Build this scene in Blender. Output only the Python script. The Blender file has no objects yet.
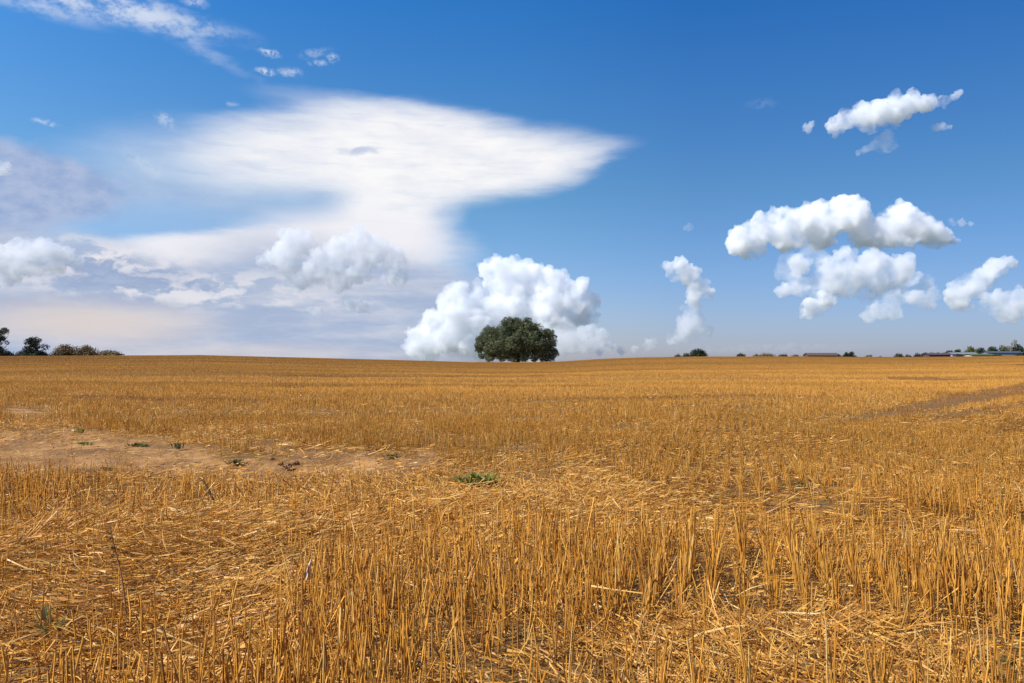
import bpy, bmesh, math, random
import numpy as np
from mathutils import Vector, Matrix, noise as mnoise

# ------------------------------------------------------------------ camera, light, sky
C = bpy.context.scene
COL = C.collection
R = math.radians
W, H = 1024, 683
LENS = 28.0
F = W * LENS / 36.0            # focal length in pixels
HORIZON = 364.0                # eye level row
CAM_Z = 1.2
PITCH = math.atan((HORIZON - H / 2) / F)

cam_data = bpy.data.cameras.new('camera')
cam = bpy.data.objects.new('camera', cam_data)
COL.objects.link(cam)
cam_data.lens = LENS
cam_data.sensor_width = 36.0
cam_data.clip_start = 0.05
cam_data.clip_end = 60000.0
cam.location = (0, 0, CAM_Z)
cam.rotation_euler = (R(90) + PITCH, 0, 0)
C.camera = cam

SUN_EL = 46.0
SUN_AZ = 243.0                 # compass direction the sun stands in (0 = straight ahead, clockwise)
sun_data = bpy.data.lights.new('sun', 'SUN')
sun = bpy.data.objects.new('sun', sun_data)
COL.objects.link(sun)
sun_data.energy = 4.8
sun_data.angle = R(0.53)
sun_data.color = (1.0, 0.955, 0.89)
sdir = Vector((math.sin(R(SUN_AZ)) * math.cos(R(SUN_EL)), math.cos(R(SUN_AZ)) * math.cos(R(SUN_EL)), math.sin(R(SUN_EL))))
sun.rotation_euler = sdir.to_track_quat('Z', 'Y').to_euler()
sun.location = (0, 0, 50)

C.view_settings.view_transform = 'Standard'
C.view_settings.look = 'None'
C.view_settings.exposure = 0.35
C.view_settings.gamma = 1.0
C.view_settings.use_curve_mapping = False
C.render.engine = 'CYCLES'
C.cycles.max_bounces = 28
C.cycles.diffuse_bounces = 3
C.cycles.glossy_bounces = 2
C.cycles.transmission_bounces = 4
C.cycles.transparent_max_bounces = 16
C.cycles.volume_bounces = 26
C.cycles.sample_clamp_indirect = 4.0
C.cycles.use_denoising = True

CP, SP = math.cos(PITCH), math.sin(PITCH)


def ray(px, py):
    a = (px - W / 2) / F
    b = (H / 2 - py) / F
    return Vector((a, CP - b * SP, SP + b * CP))


def at(px, py, Y):
    d = ray(px, py)
    return Vector((0, 0, CAM_Z)) + d * (Y / d.y)


def azel(px, py):
    d = ray(px, py).normalized()
    return math.degrees(math.atan2(d.x, d.y)), math.degrees(math.asin(d.z))


def project(x, y, z):
    """numpy: world -> pixel"""
    zz = z - CAM_Z
    dep = y * CP + zz * SP
    up = -y * SP + zz * CP
    return W / 2 + F * x / dep, H / 2 - F * up / dep


# ---- the sky: a Nishita sky with the high, thin ice clouds and the far cloud bank in it
world = bpy.data.worlds.new('World')
C.world = world
world.use_nodes = True
NT = world.node_tree
NT.nodes.clear()


def nd(t, **kw):
    n = NT.nodes.new(t)
    for k, v in kw.items():
        setattr(n, k, v)
    return n


def ln(a, b):
    NT.links.new(a, b)


def mth(op, a, b=None, c=None, clamp=False):
    n = nd('ShaderNodeMath', operation=op)
    n.use_clamp = clamp
    for i, v in enumerate((a, b, c)):
        if v is None:
            continue
        if isinstance(v, (int, float)):
            n.inputs[i].default_value = v
        else:
            ln(v, n.inputs[i])
    return n.outputs[0]


def vmth(op, a, b=None):
    n = nd('ShaderNodeVectorMath', operation=op)
    for i, v in enumerate((a, b)):
        if v is None:
            continue
        if isinstance(v, (tuple, list)):
            n.inputs[i].default_value = v
        elif isinstance(v, (int, float)):
            n.inputs['Scale'].default_value = v
        else:
            ln(v, n.inputs[i] if op != 'SCALE' or i == 0 else n.inputs['Scale'])
    return n.outputs['Value'] if op == 'LENGTH' else n.outputs['Vector']


EXPK = 2 ** -C.view_settings.exposure


def srgb(r, g, b):
    f = lambda c: c / 12.92 if c <= 0.04045 else ((c + 0.055) / 1.055) ** 2.4
    return (f(r / 255) * EXPK, f(g / 255) * EXPK, f(b / 255) * EXPK, 1)


SKY_STRENGTH = 0.085
tc = nd('ShaderNodeTexCoord')
sky = nd('ShaderNodeTexSky', sky_type='NISHITA')
sky.sun_disc = False
sky.sun_elevation = R(SUN_EL)
sky.sun_rotation = R(SUN_AZ)
sky.altitude = 100
sky.air_density = 1.15
sky.dust_density = 0.6
sky.ozone_density = 4.0
sep = nd('ShaderNodeSeparateXYZ')
ln(tc.outputs['Generated'], sep.inputs[0])
AZ = mth('MULTIPLY', mth('ARCTAN2', sep.outputs[0], sep.outputs[1]), 180 / math.pi)
EL = mth('MULTIPLY', mth('ARCSINE', sep.outputs[2]), 180 / math.pi)
comb = nd('ShaderNodeCombineXYZ')
ln(AZ, comb.inputs[0])
ln(EL, comb.inputs[1])
AE = comb.outputs[0]


def nz(vec, scale, detail=4, rough=0.55, off=(0, 0, 0), stretch=(1, 1, 1), dist=0.0):
    m = nd('ShaderNodeMapping')
    m.inputs['Location'].default_value = off
    m.inputs['Scale'].default_value = stretch
    ln(vec, m.inputs['Vector'])
    n = nd('ShaderNodeTexNoise')
    n.inputs['Scale'].default_value = scale
    n.inputs['Detail'].default_value = detail
    n.inputs['Roughness'].default_value = rough
    n.inputs['Distortion'].default_value = dist
    ln(m.outputs[0], n.inputs['Vector'])
    return n


def warp(vec, scale, amt, detail=4, stretch=(1, 1, 1), off=(0, 0, 0), rough=0.55):
    n = nz(vec, scale, detail, rough, off, stretch)
    d = vmth('SUBTRACT', n.outputs['Color'], (0.5, 0.5, 0.5))
    d = vmth('MULTIPLY', d, (amt[0], amt[1], 0))
    return vmth('ADD', vec, d)


def blob(vec, px, py, rx, ry, rot=0.0, soft=0.5, op=1.0):
    """soft ellipse round the direction that the pixel looks in; rx, ry in pixels"""
    a, e = azel(px, py)
    k = 180 / math.pi / F
    m = nd('ShaderNodeMapping', vector_type='TEXTURE')
    m.inputs['Location'].default_value = (a, e, 0)
    m.inputs['Rotation'].default_value = (0, 0, R(rot))
    m.inputs['Scale'].default_value = (rx * k, ry * k, 1)
    ln(vec, m.inputs['Vector'])
    L = vmth('LENGTH', m.outputs[0])
    r = nd('ShaderNodeMapRange', interpolation_type='SMOOTHSTEP')
    ln(L, r.inputs['Value'])
    r.inputs['From Min'].default_value = 1 + soft
    r.inputs['From Max'].default_value = 1 - soft
    r.inputs['To Min'].default_value = 0
    r.inputs['To Max'].default_value = op
    return r.outputs[0]


def union(vals):
    o = vals[0]
    for v in vals[1:]:      # 1-(1-a)(1-b)
        o = mth('SUBTRACT', mth('ADD', o, v), mth('MULTIPLY', o, v))
    return o


def remap(v, a, b, lo=0.0, hi=1.0):
    r = nd('ShaderNodeMapRange', interpolation_type='SMOOTHSTEP')
    ln(v, r.inputs['Value'])
    for k, x in (('From Min', a), ('From Max', b), ('To Min', lo), ('To Max', hi)):
        r.inputs[k].default_value = x
    return r.outputs[0]


def over(base, colr, alpha):
    m = nd('ShaderNodeMix', data_type='RGBA')
    ln(alpha, m.inputs['Factor'])
    ln(base, m.inputs['A'])
    if isinstance(colr, tuple):
        m.inputs['B'].default_value = colr
    else:
        ln(colr, m.inputs['B'])
    return m.outputs['Result']


def ramp2(f, c0, c1):
    m = nd('ShaderNodeMix', data_type='RGBA')
    ln(f, m.inputs['Factor'])
    m.inputs['A'].default_value = c0
    m.inputs['B'].default_value = c1
    return m.outputs['Result']


skyscale = vmth('SCALE', sky.outputs[0], SKY_STRENGTH)
# the clear deep blue of washed air: red fades out with height
rampn = nd('ShaderNodeValToRGB')
ln(mth('DIVIDE', EL, 40.0, clamp=True), rampn.inputs[0])
els = rampn.color_ramp.elements
els[1].position = 1.0
els[1].color = (0.15, 0.6, 1.15, 1)
for i, (p_, c_) in enumerate(((0.0, (0.66, 0.70, 1.10)), (0.09, (0.60, 0.69, 1.06)), (0.30, (0.42, 0.69, 0.94)), (0.62, (0.17, 0.63, 1.14)))):
    e_ = els[0] if i < 1 else els.new(p_)
    e_.position = p_
    e_.color = c_ + (1,)
base = vmth('MULTIPLY', skyscale, rampn.outputs[0])
# brighter towards the sun's side, as the real air is
rampa = nd('ShaderNodeValToRGB')
ln(mth('ADD', mth('DIVIDE', AZ, 80.0), 0.5, clamp=True), rampa.inputs[0])
els = rampa.color_ramp.elements
els[0].position, els[0].color = 0.08, (0.90, 0.80, 0.70, 1)
els[1].position, els[1].color = 0.92, (0.46, 0.48, 0.49, 1)
for p_, c_ in ((0.5, (0.68, 0.66, 0.60)), (0.66, (0.54, 0.54, 0.53))):
    e_ = els.new(p_)
    e_.color = c_ + (1,)
base = vmth('MULTIPLY', base, vmth('SCALE', rampa.outputs[0], 2.0))
WISP = warp(AE, 0.25, (2.2, 0.8), 5, (0.5, 1.5, 1))          # stretched for ice cloud
WISP2 = warp(WISP, 0.9, (2.2, 0.5), 6, (0.35, 1.8, 1), (7, 3, 0), 0.62)
BILL = warp(AE, 0.30, (2.2, 1.5), 6, (1, 1.3, 1), (3, 9, 2), 0.6)
fine = nz(AE, 0.55, 6, 0.6, (2, 2, 0), (0.45, 1.5, 1))
fineN = fine.outputs['Fac']
bil = nz(AE, 0.55, 6, 0.58, (8, 1, 0), (0.8, 1.25, 1))
bilN = bil.outputs['Fac']

# pale air low over the horizon

# high cirrus top left
a = union([blob(WISP2, 75, -8, 110, 12, -6, 0.6, 0.85), blob(WISP2, 160, 24, 62, 5.0, -23, 1.0, 0.38), blob(WISP2, 35, 3, 40, 7, -6, 0.9, 0.5)])
a = mth('MULTIPLY', a, remap(nz(AE, 0.8, 7, 0.62, (3, 8, 1), (0.7, 1.2, 1)).outputs['Fac'], 0.36, 0.60, 0.08, 1.0))
base = over(base, srgb(214, 224, 242), a)

# the anvil
fibre = nz(WISP2, 0.9, 7, 0.62, (2, 6, 0), (0.22, 2.0, 1)).outputs['Fac']
a = union([blob(WISP2, 415, 155, 120, 42, -2, 0.34, 1.0), blob(WISP2, 495, 163, 92, 26, 5, 0.5, 0.98), blob(WISP2, 575, 157, 40, 9, 9, 1.0, 0.55), blob(WISP2, 560, 175, 36, 10, 20, 1.0, 0.4), blob(WISP2, 310, 152, 95, 32, 5, 0.55, 0.85),
           blob(BILL, 392, 212, 54, 46, 22, 0.55, 0.97), blob(WISP2, 225, 165, 95, 28, 3, 0.9, 0.45), blob(WISP2, 190, 205, 150, 26, 4, 0.9, 0.15), blob(WISP2, 395, 112, 90, 9, -4, 0.8, 0.5), blob(WISP2, 300, 118, 60, 9, 10, 0.9, 0.35)])
a = mth('MULTIPLY', a, remap(fibre, 0.26, 0.52, 0.84, 1.0))
g = ramp2(remap(fineN, 0.3, 0.66), srgb(238, 239, 246), srgb(251, 250, 251))
base = over(base, g, mth('MINIMUM', a, 1.0))
a = union([blob(warp(WISP2, 1.5, (0.9, 0.4)), 362, 151, 17, 2.4, 3, 0.8, 0.85), blob(WISP2, 300, 126, 26, 5, 0, 0.8, 0.25), blob(WISP2, 455, 150, 60, 8, -12, 0.8, 0.14)])
base = over(base, srgb(188, 200, 226), a)

# grey cloud at left
a = union([blob(BILL, 0, 175, 92, 30, -10, 0.22, 0.93), blob(BILL, 95, 180, 45, 9, -14, 0.6, 0.5), blob(BILL, -15, 200, 62, 36, 0, 0.3, 0.9), blob(WISP2, 170, 190, 90, 10, -8, 0.9, 0.28)])
g = ramp2(remap(bilN, 0.35, 0.62), srgb(148, 171, 212), srgb(174, 189, 220))
base = over(base, g, a)

# white shelf and the far grey bank on the left
a = union([blob(WISP2, 250, 250, 160, 20, 7, 0.3, 0.96), blob(WISP2, 350, 252, 100, 40, 0, 0.45, 0.92)])
base = over(base, srgb(241, 240, 246), a)
a = union([blob(BILL, 150, 302, 330, 36, 3, 0.25, 0.96), blob(BILL, 20, 280, 120, 42, 0, 0.3, 0.95), blob(BILL, 330, 290, 120, 46, -8, 0.4, 0.9), blob(WISP, 200, 345, 290, 24, 0, 0.5, 0.93)])
band = nz(WISP, 0.42, 6, 0.6, (1, 5, 3), (0.35, 1.8, 1)).outputs['Fac']
g = ramp2(remap(band, 0.36, 0.68), srgb(168, 184, 213), srgb(202, 208, 224))
base = over(base, g, a)
puff = nz(BILL, 0.75, 6, 0.56, (5, 5, 1), (0.55, 1.2, 1)).outputs['Fac']
a = union([blob(BILL, 120, 276, 75, 15, -3, 0.35, 0.85), blob(BILL, 150, 303, 120, 4, -2, 0.8, 0.4), blob(BILL, 20, 303, 60, 4, 0, 0.8, 0.5)])
base = over(base, srgb(148, 168, 203), mth('MULTIPLY', a, remap(puff, 0.36, 0.52, 0.35, 1.0)))
a = union([blob(BILL, 140, 292, 110, 7, -4, 0.7, 0.8), blob(BILL, 225, 284, 75, 12, 0, 0.7, 0.7), blob(BILL, 60, 262, 60, 10, 0, 0.6, 0.6), blob(BILL, 290, 300, 90, 8, 0, 0.7, 0.5), blob(BILL, 45, 250, 70, 12, 0, 0.5, 0.8), blob(BILL, 120, 262, 60, 10, 6, 0.5, 0.7)])
base = over(base, srgb(232, 231, 237), mth('MULTIPLY', a, remap(puff, 0.46, 0.60)))
a = union([blob(WISP, 85, 322, 80, 17, 0, 0.8, 0.9), blob(WISP, 240, 352, 120, 8, 0, 0.8, 0.4)])
base = over(base, srgb(222, 211, 208), a)

# thin scraps of cloud
scr = warp(AE, 1.3, (1.0, 0.7), 6, (0.8, 1.2, 1), (4, 4, 4), 0.65)
a = union([blob(scr, 270, 53, 7.8, 2.5, -8, 0.8, 0.7), blob(scr, 266, 72, 7.0, 2.5, 0, 0.8, 0.75), blob(scr, 289, 72, 7.8, 3.6, 0, 0.8, 0.5), blob(scr, 316, 53, 11.7, 2.9, 14, 0.9, 0.3),
           blob(scr, 318, 63, 7.0, 2.2, 0, 0.8, 0.5), blob(scr, 333, 58, 3.9, 2.9, 0, 0.8, 0.5), blob(scr, 46, 122, 8.6, 1.7, -5, 0.8, 0.45), blob(scr, 165, 120, 7.8, 4.3, -35, 0.8, 0.4), blob(scr, 232, 104, 3.9, 2.2, 0, 0.8, 0.3),
           blob(scr, 195, 2, 9.4, 3.6, 0, 0.8, 0.45), blob(scr, 145, 165, 17.2, 5.8, -30, 0.8, 0.25), blob(scr, 760, 104, 10.9, 3.6, 0, 0.8, 0.08),
           blob(scr, 760, 348, 70.2, 3.6, 0, 0.8, 0.12)])
a = mth('MULTIPLY', a, remap(nz(AE, 2.2, 6, 0.62).outputs['Fac'], 0.36, 0.56, 0.1, 1.0))
base = over(base, srgb(222, 230, 244), a)

bg = nd('ShaderNodeBackground')
ln(base, bg.inputs['Color'])
bg.inputs['Strength'].default_value = 1.0
wo = nd('ShaderNodeOutputWorld')
ln(bg.outputs[0], wo.inputs['Surface'])
world.cycles.sampling_method = 'MANUAL'
world.cycles.sample_map_resolution = 512

rng = np.random.default_rng(7)
random.seed(11)


# ------------------------------------------------------------------ helpers
def tag(o, label=None, cat=None, group=None, kind=None):
    if label:
        o['label'] = label
    if cat:
        o['category'] = cat
    if group:
        o['group'] = group
    if kind:
        o['kind'] = kind
    return o


def empty(name, loc, label, cat, group=None, rz=0.0, scale=1.0):
    o = bpy.data.objects.new(name, None)
    COL.objects.link(o)
    o.location = loc
    o.rotation_euler = (0, 0, rz)
    o.scale = (scale,) * 3
    o.empty_display_size = 0.2
    return tag(o, label, cat, group)


def mesh_np(name, co, quads=None, tris=None, mat=None, col=None, smooth=False, parent=None):
    """mesh object from numpy arrays; col: one RGB per vertex, the albedo of that stalk or leaf"""
    me = bpy.data.meshes.new(name)
    nv = len(co)
    me.vertices.add(nv)
    me.vertices.foreach_set('co', np.ascontiguousarray(co, dtype=np.float32).ravel())
    loops, starts, totals = [], [], []
    pos = 0
    if quads is not None and len(quads):
        loops.append(quads.ravel())
        starts.append(np.arange(len(quads)) * 4 + pos)
        totals.append(np.full(len(quads), 4))
        pos += len(quads) * 4
    if tris is not None and len(tris):
        loops.append(tris.ravel())
        starts.append(np.arange(len(tris)) * 3 + pos)
        totals.append(np.full(len(tris), 3))
        pos += len(tris) * 3
    loops = np.concatenate(loops).astype(np.int32)
    starts = np.concatenate(starts).astype(np.int32)
    totals = np.concatenate(totals).astype(np.int32)
    me.loops.add(len(loops))
    me.loops.foreach_set('vertex_index', loops)
    me.polygons.add(len(starts))
    me.polygons.foreach_set('loop_start', starts)
    me.polygons.foreach_set('loop_total', totals)
    me.update(calc_edges=True)
    if col is not None:
        at_ = me.attributes.new('tint', 'FLOAT_COLOR', 'POINT')
        c4 = np.ones((nv, 4), np.float32)
        c4[:, :3] = col
        at_.data.foreach_set('color', c4.ravel())
    if smooth:
        me.polygons.foreach_set('use_smooth', np.ones(len(starts), bool))
    if mat:
        me.materials.append(mat)
    o = bpy.data.objects.new(name, me)
    COL.objects.link(o)
    if parent:
        o.parent = parent
    return o


def material(name):
    m = bpy.data.materials.new(name)
    m.use_nodes = True
    return m, m.node_tree, m.node_tree.nodes['Principled BSDF'], m.node_tree.nodes['Material Output']


def tint_material(name, rough=0.6, spec=0.25, trans=0.25, mottle=(1.0, 40.0)):
    m, t, b, out = material(name)
    a = t.nodes.new('ShaderNodeAttribute')
    a.attribute_name = 'tint'
    n = t.nodes.new('ShaderNodeTexNoise')
    n.inputs['Scale'].default_value = mottle[1]
    n.inputs['Detail'].default_value = 3
    g = t.nodes.new('ShaderNodeNewGeometry')
    t.links.new(g.outputs['Position'], n.inputs['Vector'])
    r = t.nodes.new('ShaderNodeMapRange')
    r.inputs['To Min'].default_value = 1 - 0.35 * mottle[0]
    r.inputs['To Max'].default_value = 1 + 0.35 * mottle[0]
    t.links.new(n.outputs['Fac'], r.inputs['Value'])
    mul = t.nodes.new('ShaderNodeVectorMath')
    mul.operation = 'SCALE'
    t.links.new(a.outputs['Color'], mul.inputs[0])
    t.links.new(r.outputs[0], mul.inputs['Scale'])
    t.links.new(mul.outputs[0], b.inputs['Base Color'])
    b.inputs['Roughness'].default_value = rough
    b.inputs['Specular IOR Level'].default_value = spec
    if trans > 0:
        tr = t.nodes.new('ShaderNodeBsdfTranslucent')
        t.links.new(mul.outputs[0], tr.inputs['Color'])
        mx = t.nodes.new('ShaderNodeMixShader')
        mx.inputs[0].default_value = trans
        t.links.new(b.outputs[0], mx.inputs[1])
        t.links.new(tr.outputs[0], mx.inputs[2])
        t.links.new(mx.outputs[0], out.inputs['Surface'])
    return m


def plain_material(name, colr, rough=0.7, spec=0.3, var=0.25, scale=3.0):
    m, t, b, out = material(name)
    n = t.nodes.new('ShaderNodeTexNoise')
    n.inputs['Scale'].default_value = scale
    n.inputs['Detail'].default_value = 5
    tcn = t.nodes.new('ShaderNodeTexCoord')
    t.links.new(tcn.outputs['Object'], n.inputs['Vector'])
    mx = t.nodes.new('ShaderNodeMix')
    mx.data_type = 'RGBA'
    mx.inputs['A'].default_value = tuple(c * (1 - var) for c in colr) + (1,)
    mx.inputs['B'].default_value = tuple(min(1, c * (1 + var)) for c in colr) + (1,)
    t.links.new(n.outputs['Fac'], mx.inputs['Factor'])
    t.links.new(mx.outputs['Result'], b.inputs['Base Color'])
    b.inputs['Roughness'].default_value = rough
    b.inputs['Specular IOR Level'].default_value = spec
    return m


# smooth value noise for numpy arrays
_perm = np.random.default_rng(3).random((256, 256))


def vnoise(x, y, scale, seed=0):
    x = np.asarray(x, float) * scale + seed * 17.31 + 1000
    y = np.asarray(y, float) * scale + seed * 9.77 + 1000
    xi, yi = np.floor(x).astype(int), np.floor(y).astype(int)
    fx, fy = x - xi, y - yi
    fx, fy = fx * fx * (3 - 2 * fx), fy * fy * (3 - 2 * fy)
    g = lambda i, j: _perm[i % 256, j % 256]
    return (g(xi, yi) * (1 - fx) + g(xi + 1, yi) * fx) * (1 - fy) + (g(xi, yi + 1) * (1 - fx) + g(xi + 1, yi + 1) * fx) * fy


def fbm(x, y, scale, octv=4, seed=0):
    s, a, t = 0, 1.0, 0
    for k in range(octv):
        s = s + a * vnoise(x, y, scale * 2 ** k, seed + k)
        t += a
        a *= 0.55
    return s / t


# ------------------------------------------------------------------ the terrain
CREST = 190.0
_cx = np.array([-400, 0, 126, 200, 300, 400, 470, 520, 560, 600, 640, 700, 800, 880, 960, 1024, 1400])
_cy = np.array([357, 356.5, 355.6, 355.0, 357.0, 359.4, 361.3, 361.6, 360.8, 358.2, 356.8, 356.0, 356.2, 357.0, 356.8, 356.2, 356])


def crest_z(u):
    px = W / 2 + F * u
    py = np.interp(px, _cx, _cy)
    return CAM_Z - 0.10 + (HORIZON - py - 0.5) * CREST / F


def terrain(x, y):
    x = np.asarray(x, float)
    y = np.asarray(y, float)
    yy = np.maximum(y, 1e-3)
    u = np.clip(np.where(y > 0.05, x / yy, np.sign(x) * 3), -3, 3)
    zc = crest_z(u)
    r = np.hypot(x, y)
    t = r / CREST
    s = np.where(t < 1, np.clip(t, 0, 1) ** 1.45, 1.0)
    z = zc * s
    d = np.maximum(r - CREST, 0)
    z = z - np.where(d < 60, 0.0004 * d * d, 0.0004 * 3600 + (d - 60) * 0.0015)
    z = np.where(d > 900, z - (d - 900) * 0.012, z)
    fade = np.clip((r - 0.5) / 3, 0, 1) * np.clip(1 - r / 170, 0, 1)
    z = z + fade * ((fbm(x, y, 0.12, 3, 5) - 0.5) * 0.22 + (vnoise(x, y, 1.3, 9) - 0.5) * 0.05)
    return z


def smooth(a, b, v):
    t = np.clip((v - a) / (b - a), 0, 1)
    return t * t * (3 - 2 * t)


def ell(px, py, cx, cy, rx, ry, rot=0.0, soft=0.35):
    dx, dy = px - cx, py - cy
    c, s = math.cos(R(rot)), math.sin(R(rot))
    l = np.hypot((dx * c + dy * s) / rx, (-dx * s + dy * c) / ry)
    return 1 - smooth(1 - soft, 1 + soft, l)


def soil_mask(x, y):
    """where the ground lies bare; drawn on the ground from the places the photo shows"""
    r = np.hypot(x, y)
    wx = (fbm(x, y, 0.45, 4, 21) - 0.5) * 2
    wy = (fbm(x, y, 0.6, 4, 31) - 0.5) * 2
    px, py = project(x + wx * 1.2, np.maximum(y, 0.3), terrain(x, y))
    py = py + wy * 11 + (fbm(x, y, 3.0, 2, 71) - 0.5) * 7
    m = np.zeros_like(px)
    for e in ((40, 462, 110, 12, 0), (230, 471, 130, 5, 0), (60, 449, 165, 14, 3), (210, 462, 140, 10, 2), (330, 462, 92, 13, 0), (10, 414, 75, 3.5, 8), (150, 454, 110, 8, 5), (300, 447, 60, 3, 5), (380, 462, 40, 5, 3), (-40, 450, 90, 14, 0)):
        m = np.maximum(m, ell(px, py, *e))
    return np.where(y > 0.5, m, 0)


def track_mask(x, y):
    """flattened wheel tracks curving away to the right"""
    px, py = project(x, np.maximum(y, 0.3), terrain(x, y))
    wob = (vnoise(x, y, 0.3, 3) - 0.5) * 3
    py = py + wob
    m = np.zeros_like(px)

    def line(pts, wid):
        pts = np.array(pts, float)
        yc = np.interp(px, pts[:, 0], pts[:, 1])
        w = np.interp(px, pts[:, 0], np.array(wid, float))
        inside = smooth(pts[0, 0] - 15, pts[0, 0] + 25, px) * (1 - smooth(pts[-1, 0] - 10, pts[-1, 0] + 30, px))
        return inside * (1 - smooth(w * 0.5, w, np.abs(py - yc)))
    m = np.maximum(m, line([(850, 424), (900, 413), (960, 401), (1030, 388), (1200, 366)], [4, 7, 8, 7, 4]))
    m = np.maximum(m, 0.8 * line([(880, 430), (960, 417), (1030, 405), (1200, 382)], [3, 5, 5, 4]))
    m = np.maximum(m, 0.5 * line([(880, 378), (930, 379), (960, 380)], [1.6, 2.6, 1.6]))
    m = np.maximum(m, 0.6 * line([(930, 394), (990, 396), (1024, 395)], [2, 3, 2]))
    m = np.maximum(m, 0.5 * line([(520, 401), (700, 399), (860, 400)], [1.6, 2.6, 1.6]))
    m = np.maximum(m, 0.6 * line([(980, 366), (1060, 365)], [1, 1.2]))
    m = np.maximum(m, 0.6 * line([(990, 436), (1030, 424), (1100, 410)], [9, 11, 10]))
    m = np.maximum(m, 0.5 * line([(0, 396), (160, 400), (330, 404)], [1, 2, 1]))
    m = np.maximum(m, 0.45 * line([(240, 388), (430, 386), (600, 388)], [.8, 1.2, .8]))
    m = np.maximum(m, 0.35 * line([(100, 376), (400, 377), (760, 376)], [.6, .9, .6]))
    return m * (y > 8)


def stand_map(px, py):
    """how thick the stubble stands, by place"""
    s = np.full_like(px, 0.85)
    def put(v, *e):
        nonlocal s
        m = ell(px, py, *e)
        s = s * (1 - m) + v * m
    put(0.26, 330, 500, 360, 40, 0)
    put(0.65, 80, 500, 130, 16, 0)
    put(0.05, 540, 512, 140, 26, 3)
    put(0.13, 90, 585, 170, 70, -6)
    put(0.10, 230, 600, 90, 60, 0)
    put(0.35, 215, 665, 60, 40, 0)
    put(0.18, 60, 690, 130, 40, 0)
    put(0.45, 400, 560, 120, 24, 0)
    put(0.9, 345, 625, 60, 30, 0)
    put(0.75, 420, 655, 110, 50, -10)
    put(1.0, 700, 590, 210, 26, 3)
    put(0.9, 480, 590, 80, 30, 0)
    put(0.04, 740, 665, 210, 44, -4)
    put(0.35, 560, 690, 90, 30, 0)
    put(1.0, 985, 640, 90, 70, 15)
    put(0.20, 960, 545, 90, 16, -4)
    put(0.25, 640, 540, 60, 10, 0)
    put(0.04, 890, 680, 80, 40, 0)
    return s


ang_in = np.arange(-42, 42.01, 0.2)
ang_out = np.arange(46, 314.1, 4)
angs = np.radians(np.concatenate([ang_in, ang_out]))
rings = np.concatenate([[0.35], np.geomspace(0.8, 260, 420), np.geomspace(275, 9000, 40)])
AA, RR = np.meshgrid(angs, rings)
gx, gy = (np.sin(AA) * RR).ravel(), (np.cos(AA) * RR).ravel()
gz = terrain(gx, gy)
sm = soil_mask(gx, gy)
tm = track_mask(gx, gy)
gz = gz - 0.02 * sm + sm * (fbm(gx, gy, 2.0, 5, 44) - 0.5) * 0.15
n_a, n_r = len(angs), len(rings)
i0 = np.arange(n_r - 1)[:, None] * n_a + np.arange(n_a)[None]
j0 = np.arange(n_r - 1)[:, None] * n_a + (np.arange(n_a)[None] + 1) % n_a
gq = np.stack([i0, j0, j0 + n_a, i0 + n_a], -1).reshape(-1, 4)[:, ::-1]
gco = np.stack([gx, gy, gz], 1)
centre = len(gco)
gco = np.vstack([gco, [[0, 0, 0]]])
gt = np.stack([np.full(n_a, centre), (np.arange(n_a) + 1) % n_a, np.arange(n_a)], 1)
gcol = np.zeros((len(gco), 3))
gcol[:-1, 0] = sm
gcol[:-1, 1] = tm
gcol[:-1, 2] = np.clip((np.hypot(gx, gy) - 12) / 80, 0, 1)

m_ground, t, b, out = material('field_ground')
at_n = t.nodes.new('ShaderNodeAttribute')
at_n.attribute_name = 'tint'
spx = t.nodes.new('ShaderNodeSeparateColor')
t.links.new(at_n.outputs['Color'], spx.inputs[0])
geo = t.nodes.new('ShaderNodeNewGeometry')


def gnoise(scale, detail, rough=0.6, stretch=(1, 1, 1), rot=0):
    mp = t.nodes.new('ShaderNodeMapping')
    mp.inputs['Scale'].default_value = stretch
    mp.inputs['Rotation'].default_value = (0, 0, rot)
    t.links.new(geo.outputs['Position'], mp.inputs['Vector'])
    n = t.nodes.new('ShaderNodeTexNoise')
    n.inputs['Scale'].default_value = scale
    n.inputs['Detail'].default_value = detail
    n.inputs['Roughness'].default_value = rough
    t.links.new(mp.outputs[0], n.inputs['Vector'])
    return n.outputs['Fac']


def gmix(f, a, b_):
    mx = t.nodes.new('ShaderNodeMix')
    mx.data_type = 'RGBA'
    if isinstance(f, float):
        mx.inputs['Factor'].default_value = f
    else:
        t.links.new(f, mx.inputs['Factor'])
    for k, v in (('A', a), ('B', b_)):
        if isinstance(v, tuple):
            mx.inputs[k].default_value = v
        else:
            t.links.new(v, mx.inputs[k])
    return mx.outputs['Result']


def gramp(f, a, b_):
    r = t.nodes.new('ShaderNodeMapRange')
    r.inputs['From Min'].default_value = a
    r.inputs['From Max'].default_value = b_
    t.links.new(f, r.inputs['Value'])
    return r.outputs[0]


chaff = gmix(gramp(gnoise(70, 6, 0.7), 0.35, 0.65), (0.05, 0.028, 0.012, 1), (0.35, 0.18, 0.05, 1))
chaff = gmix(gramp(gnoise(1.1, 4), 0.4, 0.65), chaff, (0.22, 0.125, 0.048, 1))
soil = gmix(gramp(gnoise(2.2, 7, 0.65), 0.35, 0.68), (0.24, 0.115, 0.040, 1), (0.52, 0.275, 0.10, 1))
soil = gmix(gramp(gnoise(0.55, 5, 0.6, (1, 1, 1), 1.0), 0.50, 0.62), soil, (0.20, 0.10, 0.040, 1))
soil = gmix(gramp(gnoise(45, 5, 0.7), 0.62, 0.75), soil, (0.58, 0.32, 0.10, 1))
farc = gmix(gramp(gnoise(0.35, 6, 0.65, (0.25, 1, 1), R(4)), 0.35, 0.68), (0.26, 0.125, 0.03, 1), (0.38, 0.195, 0.047, 1))
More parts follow.
